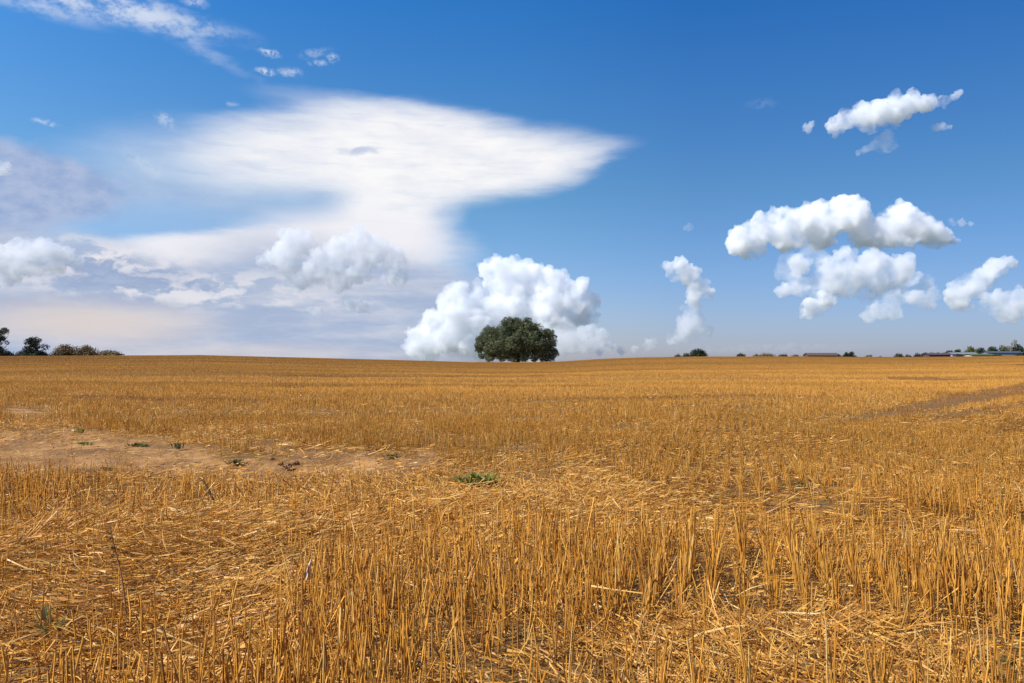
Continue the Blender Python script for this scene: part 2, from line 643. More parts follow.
colr = gmix(spx.outputs[2], chaff, farc)
colr = gmix(spx.outputs[1], colr, (0.20, 0.105, 0.042, 1))  # tracks: dark soil, with shade put into the ground colour too
colr = gmix(spx.outputs[0], colr, soil)
ln_ = t.nodes.new('ShaderNodeVectorMath')
ln_.operation = 'LENGTH'
t.links.new(geo.outputs['Position'], ln_.inputs[0])
colr = gmix(gramp(ln_.outputs['Value'], 260.0, 420.0), colr, gmix(gramp(gnoise(0.004, 3), 0.4, 0.6), (0.055, 0.075, 0.03, 1), (0.16, 0.14, 0.06, 1)))      # the land beyond
t.links.new(colr, b.inputs['Base Color'])
b.inputs['Roughness'].default_value = 0.9
b.inputs['Specular IOR Level'].default_value = 0.1
bp = t.nodes.new('ShaderNodeBump')
bp.inputs['Strength'].default_value = 0.7
bp.inputs['Distance'].default_value = 0.03
t.links.new(gnoise(25, 6, 0.7), bp.inputs['Height'])
t.links.new(bp.outputs[0], b.inputs['Normal'])
ground = mesh_np('ground', gco, gq, gt, m_ground, gcol, smooth=True)
tag(ground, kind='structure')

# ------------------------------------------------------------------ stubble
PAL = np.array([0.97, 0.94, 0.78]) * np.array([[0.74, 0.37, 0.072], [0.66, 0.31, 0.052], [0.78, 0.45, 0.12], [0.54, 0.235, 0.042], [0.36, 0.16, 0.036], [0.80, 0.55, 0.24]])


def straw_cols(n, probs):
    k = rng.choice(len(PAL), n, p=probs)
    return PAL[k] * rng.uniform(0.82, 1.15, (n, 1))


def scatter(d0, d1, dens, half=0.72):
    """random ground points in the wedge in front of the camera"""
    m = 1.8                        # and some way past the edges of the view
    n = int(dens * (half * (d1 ** 2 - d0 ** 2) + 2 * m * (d1 - d0)))
    y = rng.uniform(d0, d1, n * 3)
    y = y[rng.random(n * 3) < (half * y + m) / (half * d1 + m)][:n]
    x = rng.uniform(-1, 1, len(y)) * (half * y + m)
    return x, y


def clump(x, y):
    return np.clip((fbm(x, y, 1.5, 3, 61) - 0.39) / 0.19, 0.04, 1.0)


def tubes(x, y, z, h, lean_az, lean, rad, col, sides=3):
    """bent stalks, three rings of a triangle each"""
    n = len(x)
    ph = rng.uniform(0, 2 * math.pi, n)
    lv = np.array([-0.05, 0.55, 1.0])
    bend = rng.normal(0, 0.06, (n, 2))
    co = np.zeros((n, 3, sides, 3))
    for l, f in enumerate(lv):
        cx = x + np.sin(lean_az) * lean * h * f + bend[:, 0] * h * f * f
        cy = y + np.cos(lean_az) * lean * h * f + bend[:, 1] * h * f * f
        cz = z + h * f * np.sqrt(np.maximum(1 - np.minimum(lean, 0.95) ** 2, 0.05))
        rr = rad * (1 - 0.25 * max(f, 0))
        for s in range(sides):
            a = ph + 2 * math.pi * s / sides
            co[:, l, s, 0] = cx + np.cos(a) * rr
            co[:, l, s, 1] = cy + np.sin(a) * rr
            co[:, l, s, 2] = cz + (rad * np.cos(ph * 3 + s * 2) * 1.6 if l == 2 else 0)
    base = (np.arange(n) * 3 * sides)[:, None, None]
    q = []
    for l in range(2):
        for s in range(sides):
            s2 = (s + 1) % sides
            q.append([l * sides + s, l * sides + s2, (l + 1) * sides + s2, (l + 1) * sides + s])
    q = (base + np.array(q)[None]).reshape(-1, 4)
    c = np.repeat(col, 3 * sides, axis=0).reshape(n, 3, sides, 3)
    c[:, 0] *= 0.72         # straw colour darker at the foot
    return co.reshape(-1, 3), q, c.reshape(-1, 3)


def blades(x, y, z, h, lean_az, lean, wid, col):
    """one flat tapering strip a stalk, turned any way"""
    n = len(x)
    ph = rng.uniform(0, 2 * math.pi, n)
    dx, dy = np.cos(ph) * wid / 2, np.sin(ph) * wid / 2
    tx, ty = x + np.sin(lean_az) * lean * h, y + np.cos(lean_az) * lean * h
    co = np.zeros((n, 4, 3))
    co[:, 0] = np.stack([x - dx, y - dy, z - 0.02], 1)
    co[:, 1] = np.stack([x + dx, y + dy, z - 0.02], 1)
    co[:, 2] = np.stack([tx + dx * 0.7, ty + dy * 0.7, z + h], 1)
    co[:, 3] = np.stack([tx - dx * 0.7, ty - dy * 0.7, z + h * rng.uniform(0.9, 1.0, n)], 1)
    q = (np.arange(n) * 4)[:, None] + np.arange(4)[None]
    return co.reshape(-1, 3), q, np.repeat(col, 4, axis=0)


acc_v, acc_q, acc_c, acc_n = [], [], [], 0


def push(v, q, c):
    global acc_n
    acc_v.append(v)
    acc_q.append(q + acc_n)
    acc_c.append(c)
    acc_n += len(v)


def thin(x, y, keep):
    k = rng.random(len(x)) < keep
    return x[k], y[k]


P_STAND = [0.31, 0.27, 0.09, 0.20, 0.11, 0.02]
m_straw = tint_material('straw', 0.45, 0.35, 0.18, (0.9, 60.0))


def stubble_zone(d0, d1, dens, kind, wid, hmean, sparse=1.0):
    x, y = scatter(d0, d1, dens)
    # drill rows: pull each stalk towards its row
    ra = R(16)
    across = x * math.cos(ra) - y * math.sin(ra)
    row = np.round(across / 0.14) * 0.14
    pull = 0.7 * (row - across) * (1 - smooth(12, 40, y))
    x, y = x + pull * math.cos(ra), y - pull * math.sin(ra)
    z = terrain(x, y)
    px, py = project(x, y, z)
    st = np.where(y < 12, stand_map(px, py), 0.9)
    soil_ = soil_mask(x, y)
    tr = track_mask(x, y)
    far_ = smooth(14, 55, y)
    keep = st * (clump(x, y) * (1 - far_) + 0.62 * far_) * (1 - 0.985 * smooth(0.1, 0.55, soil_)) * (1 - 0.5 * tr)
    k = rng.random(len(x)) < keep
    x, y, z, st, tr = x[k], y[k], z[k], st[k], tr[k]
    n = len(x)
    big = 0.5 + (fbm(x, y, 0.35, 3, 77) - 0.5) * (1 - 0.6 * smooth(14, 55, y))
    h = hmean * rng.normal(1, 0.17, n) * (0.72 + 0.55 * big) * (0.62 + 0.38 * np.clip(st, 0, 1)) * (1 - 0.5 * tr)
    h = np.clip(h, 0.06, 0.5)
    laz = rng.uniform(0, 2 * math.pi, n)
    lean = np.abs(rng.normal(0, 0.13, n))
    bent = rng.random(n) < (0.15 + 0.30 * (1 - st))
    lean = np.where(bent, rng.uniform(0.25, 0.9, n), lean)
    col = straw_cols(n, P_STAND)
    e_ = (0.85 * smooth(8, 50, y))[:, None]
    col = col * (1 - e_) + (PAL * np.array(P_STAND)[:, None]).sum(0)[None] * e_       # seen from afar as whole tufts of mixed straw
    col *= (0.84 + 0.32 * fbm(x, y, 0.25, 3, 15))[:, None]
    col *= (0.72 + 0.56 * fbm(x * 0.16, y * 0.9, 0.22, 4, 19))[:, None]      # bands the drill and the combine left
    col *= (1 + smooth(12, 35, y) * np.clip((fbm(x * 0.10, y, 0.13, 4, 23) - 0.5) * 1.1, -0.25, 0.2))[:, None]
    col *= (1 - 0.40 * smooth(25, 120, y))[:, None]      # colour darkened with distance, standing in for shade the short far blades lack
    col = np.where((tr > 0.3)[:, None], col * np.array([0.64, 0.57, 0.56]), col)  # in the tracks, shade of the flattened stubble is put into its colour
    if kind == 'tube':
        push(*tubes(x, y, z, h, laz, lean, wid * rng.uniform(0.7, 1.3, n) / 2, col))
    else:
        push(*blades(x, y, z, h, laz, np.minimum(lean, 0.6), wid * rng.uniform(0.7, 1.3, n), col))
    return n


cnt = [stubble_zone(1.6, 7, 640, 'tube', 0.0068, 0.26),
       stubble_zone(7, 16, 620, 'tube', 0.0056, 0.165),
       stubble_zone(16, 38, 560, 'blade', 0.0065, 0.12),
       stubble_zone(38, 90, 200, 'blade', 0.010, 0.09),
       stubble_zone(90, 192, 75.0, 'blade', 0.02, 0.075)]
print('stalks', cnt)
stub = mesh_np('stubble', np.vstack(acc_v), np.vstack(acc_q), None, m_straw, np.vstack(acc_c))
tag(stub, 'golden cut cereal stubble standing all over the field', 'stubble', kind='stuff')

# loose straw lying about
acc_v, acc_q, acc_c, acc_n = [], [], [], 0


def litter_zone(d0, d1, dens, wid, lmean):
    x, y = scatter(d0, d1, dens)
    z = terrain(x, y)
    px, py = project(x, y, z)
    st = np.where(y < 12, stand_map(px, py), 0.85)
    keep = (1 - 0.86 * smooth(0.1, 0.6, soil_mask(x, y))) * (1 - 0.9 * track_mask(x, y)) * (0.45 + 0.75 * (1 - st)) * np.clip((fbm(x, y, 0.9, 3, 91) - 0.25) / 0.25, 0.25, 1)
    k = rng.random(len(x)) < keep
    x, y, z, st = x[k], y[k], z[k], st[k]
    n = len(x)
    L = np.minimum(lmean * rng.lognormal(0, 0.5, n), 0.26)
    swirl = (fbm(x, y, 0.5, 2, 55) - 0.5) * 7 + rng.normal(0, 1.0, n) + 1.4
    tilt = np.abs(rng.normal(0, 0.16, n)) + (rng.random(n) < 0.06) * rng.uniform(0.2, 0.8, n)
    dirx, diry = np.sin(swirl) * np.cos(tilt), np.cos(swirl) * np.cos(tilt)
    lift = rng.exponential(0.018, n) + 0.004 + 0.03 * (1 - st) * rng.random(n)
    ww = wid * rng.uniform(0.6, 1.4, n)
    sx, sy = -diry * ww / 2, dirx * ww / 2
    sag = rng.normal(0, 0.13, n) * L
    co = np.zeros((n, 6, 3))
    for i, f in enumerate((0, 0.5, 1)):
        cx = x + dirx * L * (f - .5) + (sag if i == 1 else 0) * -diry
        cy = y + diry * L * (f - .5) + (sag if i == 1 else 0) * dirx
        cz = z + lift + np.sin(tilt) * L * f
        zt = rng.normal(0, 0.5, n) * ww
        co[:, 2 * i] = np.stack([cx - sx, cy - sy, cz - zt], 1)
        co[:, 2 * i + 1] = np.stack([cx + sx, cy + sy, cz + zt], 1)
    q = np.array([[0, 1, 3, 2], [2, 3, 5, 4]])
    q = ((np.arange(n) * 6)[:, None, None] + q[None]).reshape(-1, 4)
    c = straw_cols(n, [0.20, 0.18, 0.19, 0.18, 0.19, 0.06]) * 0.95
    push(co.reshape(-1, 3), q, np.repeat(c, 6, axis=0))
    return n


cnt = [litter_zone(1.6, 7, 3400, 0.0034, 0.12), litter_zone(1.6, 6, 6000, 0.0032, 0.026), litter_zone(7, 16, 2000, 0.0040, 0.09), litter_zone(16, 30, 300, 0.006, 0.08)]
print('litter', cnt)
lit = mesh_np('straw_litter', np.vstack(acc_v), np.vstack(acc_q), None, m_straw, np.vstack(acc_c))
tag(lit, 'loose broken straw lying flattened between the stubble', 'straw', kind='stuff')
del acc_v, acc_q, acc_c

# ------------------------------------------------------------------ trees
m_leaf = tint_material('leaves', 0.6, 0.2, 0.12, (0.5, 0.6))
m_bark = plain_material('bark', (0.11, 0.08, 0.06), 0.9, 0.1, 0.4, 2.0)


def limb_mesh(segs, mat, name, parent, sides=7):
    """tapered, bent limbs: each a list of (point, radius)"""
    V, Q = [], []
    for pts in segs:
        n0 = len(V)
        for i, (p, r) in enumerate(pts):
            p = Vector(p)
            d = (Vector(pts[min(i + 1, len(pts) - 1)][0]) - Vector(pts[max(i - 1, 0)][0])).normalized()
            a = d.orthogonal().normalized()
            b_ = d.cross(a)
            for s in range(sides):
                an = 2 * math.pi * s / sides
                V.append(p + (a * math.cos(an) + b_ * math.sin(an)) * r)
        for i in range(len(pts) - 1):
            for s in range(sides):
                s2 = (s + 1) % sides
                Q.append([n0 + i * sides + s, n0 + i * sides + s2, n0 + (i + 1) * sides + s2, n0 + (i + 1) * sides + s])
    return mesh_np(name, np.array([tuple(v) for v in V]), np.array(Q), None, mat, None, True, parent)


def leaf_cloud(puffs, n_per_area, size, cols, shell=(0.70, 1.08), squash=1.0):
    """small leaf faces through the outer part of each puff: (x, y, z, r)"""
    V, Cc = [], []
    for (cx, cy, cz, r) in puffs:
        n = max(12, int(n_per_area * r * r))
        d = rng.normal(0, 1, (n, 3))
        d /= np.linalg.norm(d, axis=1)[:, None]
        rad = r * rng.uniform(shell[0], shell[1], n) * (0.88 + 0.24 * rng.random(n))
        p = np.array([cx, cy, cz]) + d * rad[:, None] * np.array([1, 1, squash])
        nn = d * 1.3 + rng.normal(0, 0.55, (n, 3))
        nn /= np.linalg.norm(nn, axis=1)[:, None]
        a = np.cross(nn, rng.normal(0, 1, (n, 3)))
        a /= np.linalg.norm(a, axis=1)[:, None]
        b_ = np.cross(nn, a)
        s = size * rng.uniform(0.6, 1.4, n)[:, None]
        quad = np.stack([p - a * s * 0.9, p - b_ * s * 0.5, p + a * s * 0.9, p + b_ * s * 0.5], 1)
        V.append(quad.reshape(-1, 3))
        base = np.array(cols[rng.integers(len(cols))]) * rng.uniform(0.8, 1.25)
        c = base[None] * rng.uniform(0.75, 1.28, (n, 1))
        Cc.append(np.repeat(c, 4, axis=0))
    V = np.vstack(V)
    q = np.arange(len(V)).reshape(-1, 4)
    return V, q, np.vstack(Cc)


GREEN = [(0.088, 0.100, 0.044), (0.105, 0.115, 0.050), (0.070, 0.085, 0.038), (0.125, 0.128, 0.060)]
DARK = [(0.028, 0.042, 0.020), (0.035, 0.048, 0.022), (0.024, 0.034, 0.018)]
OLIVE = [(0.16, 0.115, 0.05), (0.14, 0.10, 0.045), (0.18, 0.13, 0.06)]
LIGHT = [(0.12, 0.13, 0.04), (0.10, 0.11, 0.035)]
PALE = [(0.24, 0.18, 0.11), (0.20, 0.155, 0.10)]


def big_tree():
    Y = 196.0
    base = at(517, 361.5, Y)
    base.z = float(terrain(base.x, base.y))
    k = Y / F                     # metres a pixel there
    root = empty('tree', base, 'broad dark green tree alone on the middle of the stubble field', 'tree')
    # lobes of the crown by place in the picture: px, py, radius px, depth px
    lobes = [(490, 334, 9, 0), (486, 339, 9, -2), (481, 344, 8, 0), (551, 334, 5, 0), (552, 342, 7, 0), (517, 333, 15, 0), (505, 331, 12, -5), (529, 331, 12, -4), (517, 324, 9, 2), (510, 322, 7, 0), (527, 322, 7, 0), (537, 331, 10, 2), (545, 338, 9, 0),
             (549, 334, 6, 4), (496, 336, 11, 0), (488, 340, 9, -3), (483, 345, 8, 0), (479, 350, 5, 0), (490, 350, 9, -8), (500, 348, 11, -12), (513, 345, 13, -13),
             (527, 345, 12, -12), (540, 346, 11, -8), (549, 346, 8, 0), (553, 353, 6, 0), (555, 351, 4, 3), (545, 354, 7, -4), (486, 356, 5, -3), (533, 338, 9, -10),
             (505, 338, 9, -10), (520, 336, 8, -14), (493, 343, 7, -10), (524, 352, 9, -9), (508, 354, 8, -9), (536, 355, 6, -8), (517, 340, 17, 10), (500, 345, 14, 9), (536, 345, 13, 9), (497, 355, 6, -6), (490, 357, 6, -9), (502, 358, 6, -12), (513, 358, 6, -13), (524, 358, 6, -13), (534, 358, 6, -11), (544, 358, 6, -8), (551, 358, 5, -4), (481, 356, 4, 0)]
    puffs = []
    for (px, py, r, dp) in lobes:
        p = at(px, py, Y) - base
        c = Vector((p.x, dp * k, p.z))
        puffs.append((c.x, c.y, max(c.z, 0.5), r * k * 0.78))
        puffs.append((c.x * 0.96, c.y + 2.0, max(c.z, 0.5), r * k * 0.6))
        for _ in range(9):
            d = Vector((random.gauss(0, 1), random.gauss(0, 1) - 0.5, random.gauss(0, 1) + 0.25)).normalized()
            q = c + d * r * k * random.uniform(0.55, 0.86)
            puffs.append((q.x, q.y, max(q.z, 0.4), r * k * random.uniform(0.2, 0.36)))
    V, q, cc = leaf_cloud(puffs, 190, 0.19, GREEN)
    keep = V.reshape(-1, 4, 3)[:, :, 2].min(1) > 0.05
    V, cc = V.reshape(-1, 4, 3)[keep].reshape(-1, 3), cc.reshape(-1, 4, 3)[keep].reshape(-1, 3)
    q = np.arange(len(V)).reshape(-1, 4)
    mesh_np('crown', V, q, None, m_leaf, cc, False, root)
    segs = [[((0, 0, -0.2), 0.75), ((0.1, 0, 1.2), 0.55), ((0.0, 0.2, 3.2), 0.45), ((0.2, 0, 6.5), 0.22), ((0.1, 0, 9.2), 0.05)]]
    for (ax, az_, l) in ((-1, 0.5, 7), (1, 0.45, 7.5), (-0.7, 0.9, 7), (0.8, 0.95, 6.5), (-1, 0.15, 6), (1, 0.2, 6)):
        o = random.uniform(-1.5, 1.0)
        segs.append([((0.05, 0, 1.1), 0.33), ((ax * l * 0.4, o * 0.5, 1.1 + az_ * l * 0.4), 0.22), ((ax * l * 0.75, o, 1.2 + az_ * l * 0.8), 0.11), ((ax * l, o, 1.2 + az_ * l), 0.03)])
    limb_mesh(segs, m_bark, 'trunk', root)
    return root


big_tree()


def far_tree(px, top, wpx, Y, cols, label, cat, group, shape='round', dens=1.0, name='tree', hid=358.5):
    """a tree or bush beyond the crest of the field: px = its middle, top = its top row, wpx = its width in pixels"""
    k = Y / F
    x = at(px, hid, Y).x
    zb = float(terrain(x, Y))
    root = empty(name, (x, Y, zb), label, cat, group)
    ht = at(px, top, Y).z - zb
    wd = wpx * k * (1.12 if shape != 'open' else 1.05)
    puffs = []
    if shape == 'round':
        foot = 0.10 if cat == 'bush' else 0.22
        for i in range(40):
            a, v = random.uniform(0, 6.283), random.uniform(0, 1)
            zz = foot + (0.96 - foot) * v
            prof = math.sqrt(max(0.02, 1 - ((v - 0.36) / 0.66) ** 2))
            rr = random.uniform(0.3, 0.86)
            r = random.uniform(0.15, 0.27) * min(wd, ht)
            puffs.append((math.cos(a) * wd * 0.5 * prof * rr, math.sin(a) * wd * 0.4 * prof * rr, max(r * 0.5, zz * ht - r), r))
        for i in range(9):
            f = (i + 0.5) / 9 - 0.5
            puffs.append((f * wd * 0.7, random.uniform(-.1, .1) * wd, ht * random.uniform(0.4, 0.6), min(wd, ht) * 0.27))
    elif shape == 'hedge':
        n = max(9, int(wd / ht * 6))
        for i in range(n):
            f = (i + 0.5) / n - 0.5
            hh = ht * random.uniform(0.72, 0.98) * (1 - 0.55 * abs(2 * f) ** 3)
            r = min(hh * random.uniform(0.28, 0.45), wd * 0.3)
            for _ in range(2):
                puffs.append((f * (wd - 2 * r) + random.uniform(-.2, .2) * r, random.uniform(-.8, .8) * r, hh - r, r))
            puffs.append((f * (wd - 1.4 * r), random.uniform(-.6, .6) * r, hh * 0.4, hh * 0.4))
    elif shape == 'open':       # an old pine or thin crown, with sky between the boughs
        for i in range(26):
            v = random.uniform(0.2, 0.97)
            a = random.uniform(0, 6.283)
            rr = random.uniform(0.3, 1.0) * (0.75 if v > 0.8 else 1.0)
            r = random.uniform(0.10, 0.17) * wd
            puffs.append((math.cos(a) * (wd * 0.5 - r) * rr, math.sin(a) * wd * 0.35 * rr, v * ht - r * 0.7, r))
        for i in range(5):
            puffs.append((random.uniform(-.15, .15) * wd, 0, random.uniform(0.2, 0.8) * ht, 0.14 * wd))
    size = 0.75 * k
    npa = dens * (4.6 / (size * size))
    V, q, cc = leaf_cloud(puffs, npa, size, cols, (0.55, 1.1), 0.85 if shape == 'open' else 1.0)
    mesh_np('crown', V, q, None, m_leaf, cc, False, root)
    r0 = max(0.12, ht * 0.03)
    segs = [[((0, 0, -0.3), r0), ((0.05 * wd, 0, ht * 0.3), r0 * 0.75), ((-0.02 * wd, 0, ht * 0.62), r0 * 0.5), ((0.03 * wd, 0, ht * 0.88), r0 * 0.15)]]
    for (sx, v) in ((-1, .35), (1, .42), (-1, .55), (1, .6), (1, .25)):
        segs.append([((0, 0, ht * v * 0.8), r0 * 0.5), ((sx * wd * 0.2, random.uniform(-.1, .1) * wd, ht * v), r0 * 0.3), ((sx * wd * 0.38, 0, ht * (v + 0.15)), r0 * 0.08)])
    limb_mesh(segs, m_bark, 'trunk', root, 5)
    return root


GL = 'trees and bushes beyond the left end of the field'
GR = 'trees and bushes beyond the right end of the field'
far_tree(-1, 325, 24, 215, DARK, 'tall dark tree cut off by the left edge of the photo', 'tree', GL, 'open', 1.2)
far_tree(6, 349, 26, 222, DARK, 'low dark hedge at the foot of the tall tree by the left edge', 'hedge', GL, 'hedge', name='hedge')
far_tree(35, 336, 25, 218, DARK, 'dark tree with an open crown rising from the low hedge at far left', 'tree', GL, 'open', 1.3)
far_tree(32, 348, 40, 224, DARK, 'low dark hedge round the foot of the open crowned tree at far left', 'hedge', GL, 'hedge', name='hedge')
far_tree(65, 342.5, 24, 226, OLIVE, 'brownish green bush with a ragged top, left one of a touching pair', 'bush', GL, 'round', 0.9, name='bush')
far_tree(86, 344, 22, 226, OLIVE, 'brownish green bush, right one of a touching pair beside the smooth domed bush', 'bush', GL, 'round', 0.9, name='bush')
far_tree(110, 347, 30, 230, OLIVE, 'smooth domed brown green bush, last of the left row beside open field', 'bush', GL, 'hedge', name='bush')
# beyond the crest, right of the middle
far_tree(678, 353, 11, 400, DARK, 'tiny low bush on the skyline left of the dark round clump', 'bush', GR, 'hedge', name='bush')
far_tree(686, 352, 9, 400, DARK, 'small bush touching the left side of the dark round clump', 'bush', GR, 'hedge', name='bush')
far_tree(698, 347.3, 17, 400, DARK, 'dark round tree on the skyline, first right of the lone field tree', 'tree', GR, 'round', 1.2)
far_tree(741, 351, 12, 430, DARK, 'dark bush at the left end of the long brown hedge', 'bush', GR, 'hedge', name='bush')
far_tree(764, 351.8, 30, 440, OLIVE, 'long low brown hedge on the skyline', 'hedge', GR, 'hedge', name='hedge')
far_tree(783, 352.6, 13, 440, DARK, 'low dark hedge at the right end of the long brown hedge', 'hedge', GR, 'hedge', name='hedge')
far_tree(796, 353.3, 14, 470, OLIVE, 'faint low hedge left of the long brown barn roof', 'hedge', GR, 'hedge', name='hedge')
far_tree(839, 353, 7, 430, DARK, 'tiny dark bush at the right end of the long brown barn roof', 'bush', GR, 'hedge', name='bush')
far_tree(846.5, 351.2, 7, 420, DARK, 'small dark round tree, left half of a pair right of the brown roof', 'tree', GR, 'round')
far_tree(851.5, 350.8, 8, 420, DARK, 'small dark round tree, right half of a pair right of the brown roof', 'tree', GR, 'round')
far_tree(868, 354.2, 14, 450, OLIVE, 'low brownish bush alone on the skyline', 'bush', GR, 'hedge', name='bush')
far_tree(880, 355.4, 8, 450, OLIVE, 'very low brownish bush right of the other brown one', 'bush', GR, 'hedge', name='bush')
far_tree(899, 352.6, 13, 440, DARK, 'dark rounded bush, first of the row running to the farm', 'bush', GR, 'hedge', name='bush')
far_tree(908, 353.6, 8, 440, DARK, 'small dark bush, second of the row running to the farm', 'bush', GR, 'hedge', name='bush')
far_tree(917, 352.6, 9, 470, DARK, 'dark bush left of the purple brown farm roof', 'bush', GR, 'hedge', name='bush')
far_tree(925, 351.4, 9, 520, DARK, 'dark tree standing behind the left end of the purple brown roof', 'tree', GR, 'round')
far_tree(932, 351, 7, 560, DARK, 'small dark tree behind the purple brown farm roof', 'tree', GR, 'round')
far_tree(938.5, 351.2, 5, 560, DARK, 'smallest dark tree peeping over the purple brown farm roof', 'tree', GR, 'round')
far_tree(949, 348.4, 9, 560, DARK, 'dark tree over the farm roofs, left of a pair', 'tree', GR, 'round')
far_tree(957.5, 348.2, 9, 560, DARK, 'dark tree over the farm roofs, right of a pair', 'tree', GR, 'round')
far_tree(971, 345, 12.5, 560, LIGHT, 'lighter yellow green round tree behind the farm', 'tree', GR, 'round')
far_tree(981.5, 345.8, 9.5, 560, DARK, 'small dark tree right of the yellow green tree', 'tree', GR, 'round')
far_tree(992.5, 344.2, 11, 560, DARK, 'dark round tree over the long blue grey roof', 'tree', GR, 'round')
far_tree(1004, 343.3, 11.5, 560, GREEN, 'dark green tree in front of the pale bare tree', 'tree', GR, 'round')
far_tree(1012, 339, 15, 590, PALE, 'pale brown thin crowned tree, tallest behind the farm', 'tree', GR, 'open', 0.8)
far_tree(1018, 342.6, 12, 555, DARK, 'dark tree at the right edge of the photo beside the pale tree', 'tree', GR, 'round')
far_tree(997, 352.3, 9, 430, DARK, 'low dark bush before the long blue grey roof', 'bush', GR, 'hedge', name='bush')
far_tree(1019, 352.2, 14, 430, DARK, 'low bush under the dark tree at the right edge of the photo', 'bush', GR, 'hedge', name='bush')
far_tree(959, 353.2, 8, 450, DARK, 'small dark bush before the pale grey farm roof', 'bush', GR, 'hedge', name='bush')


# ------------------------------------------------------------------ farm roofs
def barn(px0, px1, top, eave, Y, wall_c, roof_c, label, group, name='barn'):
    x0, x1 = at(px0, top, Y).x, at(px1, top, Y).x
    xm = (x0 + x1) / 2
    zb = float(terrain(xm, Y)) - 0.3
    zt, ze = at(px0, top, Y).z - zb, at(px0, eave, Y).z - zb
    L, D = x1 - x0, max(8.0, (x1 - x0) * 0.35)
    root = empty(name, (xm, Y, zb), label, 'barn', group)
    bm = bmesh.new()
    prof = [(-D / 2, 0), (D / 2, 0), (D / 2, ze), (0, zt - 0.15), (-D / 2, ze)]
    rings_ = [[bm.verts.new((sx * L / 2, py_, pz)) for (py_, pz) in prof] for sx in (-1, 1)]
    bm.faces.new(rings_[0])
    bm.faces.new(rings_[1][::-1])
    for i in range(5):
        j = (i + 1) % 5
        bm.faces.new((rings_[0][j], rings_[0][i], rings_[1][i], rings_[1][j]))
    bmesh.ops.recalc_face_normals(bm, faces=bm.faces)
    me = bpy.data.meshes.new('wall')
    bm.to_mesh(me)
    bm.free()
    me.materials.append(plain_material('farm_wall', wall_c, 0.8, 0.2, 0.12, 0.6))
    o = bpy.data.objects.new('wall', me)
    COL.objects.link(o)
    o.parent = root
    bm = bmesh.new()
    ov, th = 0.5, 0.18
    for sy in (-1, 1):
        sl = (zt - ze) / (D / 2)
        pts = [(sy * (D / 2 + ov), ze - ov * sl + 0.02), (0, zt), (0, zt + th), (sy * (D / 2 + ov), ze - ov * sl + 0.02 + th)]
        ra_ = [[bm.verts.new((sx * (L / 2 + ov), a_, b2)) for a_, b2 in pts] for sx in (-1, 1)]
        bm.faces.new(ra_[0])
        bm.faces.new(ra_[1][::-1])
        for i in range(4):
            j = (i + 1) % 4
            bm.faces.new((ra_[0][j], ra_[0][i], ra_[1][i], ra_[1][j]))
    bmesh.ops.recalc_face_normals(bm, faces=bm.faces)
    me = bpy.data.meshes.new('roof')
    bm.to_mesh(me)
    bm.free()
    me.materials.append(plain_material('farm_roof', roof_c, 0.7, 0.25, 0.2, 0.5))
    o = bpy.data.objects.new('roof', me)
    COL.objects.link(o)
    o.parent = root
    return root


GB = 'farm buildings on the right skyline'
barn(806, 836, 353.2, 355.5, 480, (0.12, 0.08, 0.07), (0.11, 0.075, 0.06), 'long barn with a dull brown roof low on the skyline', GB)
barn(926, 947, 353.2, 354.8, 500, (0.10, 0.06, 0.06), (0.10, 0.06, 0.068), 'barn with a purple brown roof among dark bushes', GB)
barn(949, 974, 352.6, 354.2, 520, (0.30, 0.30, 0.32), (0.20, 0.20, 0.21), 'long barn with a pale grey roof', GB)
barn(968, 990, 354.1, 355.0, 440, (0.5, 0.45, 0.36), (0.11, 0.14, 0.055), 'low shed with a cream wall and a green roof', GB)
barn(985, 1019, 351.5, 352.9, 520, (0.20, 0.22, 0.27), (0.08, 0.09, 0.11), 'long low barn with a blue grey roof at far right', GB)

# ------------------------------------------------------------------ weeds, clods and dead stems
def on_ground(px, py):
    ys = np.geomspace(1.8, 188, 4000)
    d = ray(px, py)
    zs = CAM_Z + d.z / d.y * ys
    xs = d.x / d.y * ys
    below = np.nonzero(zs < terrain(xs, ys))[0]
    i_ = below[0] if len(below) else len(ys) - 1
    return Vector((xs[i_], ys[i_], float(terrain(xs[i_], ys[i_]))))


m_weed = tint_material('weed_leaf', 0.75, 0.12, 0.35, (0.5, 25.0))
m_stem = tint_material('dead_stem', 0.8, 0.1, 0.0, (0.5, 30.0))
GW = 'green weeds growing through the stubble'


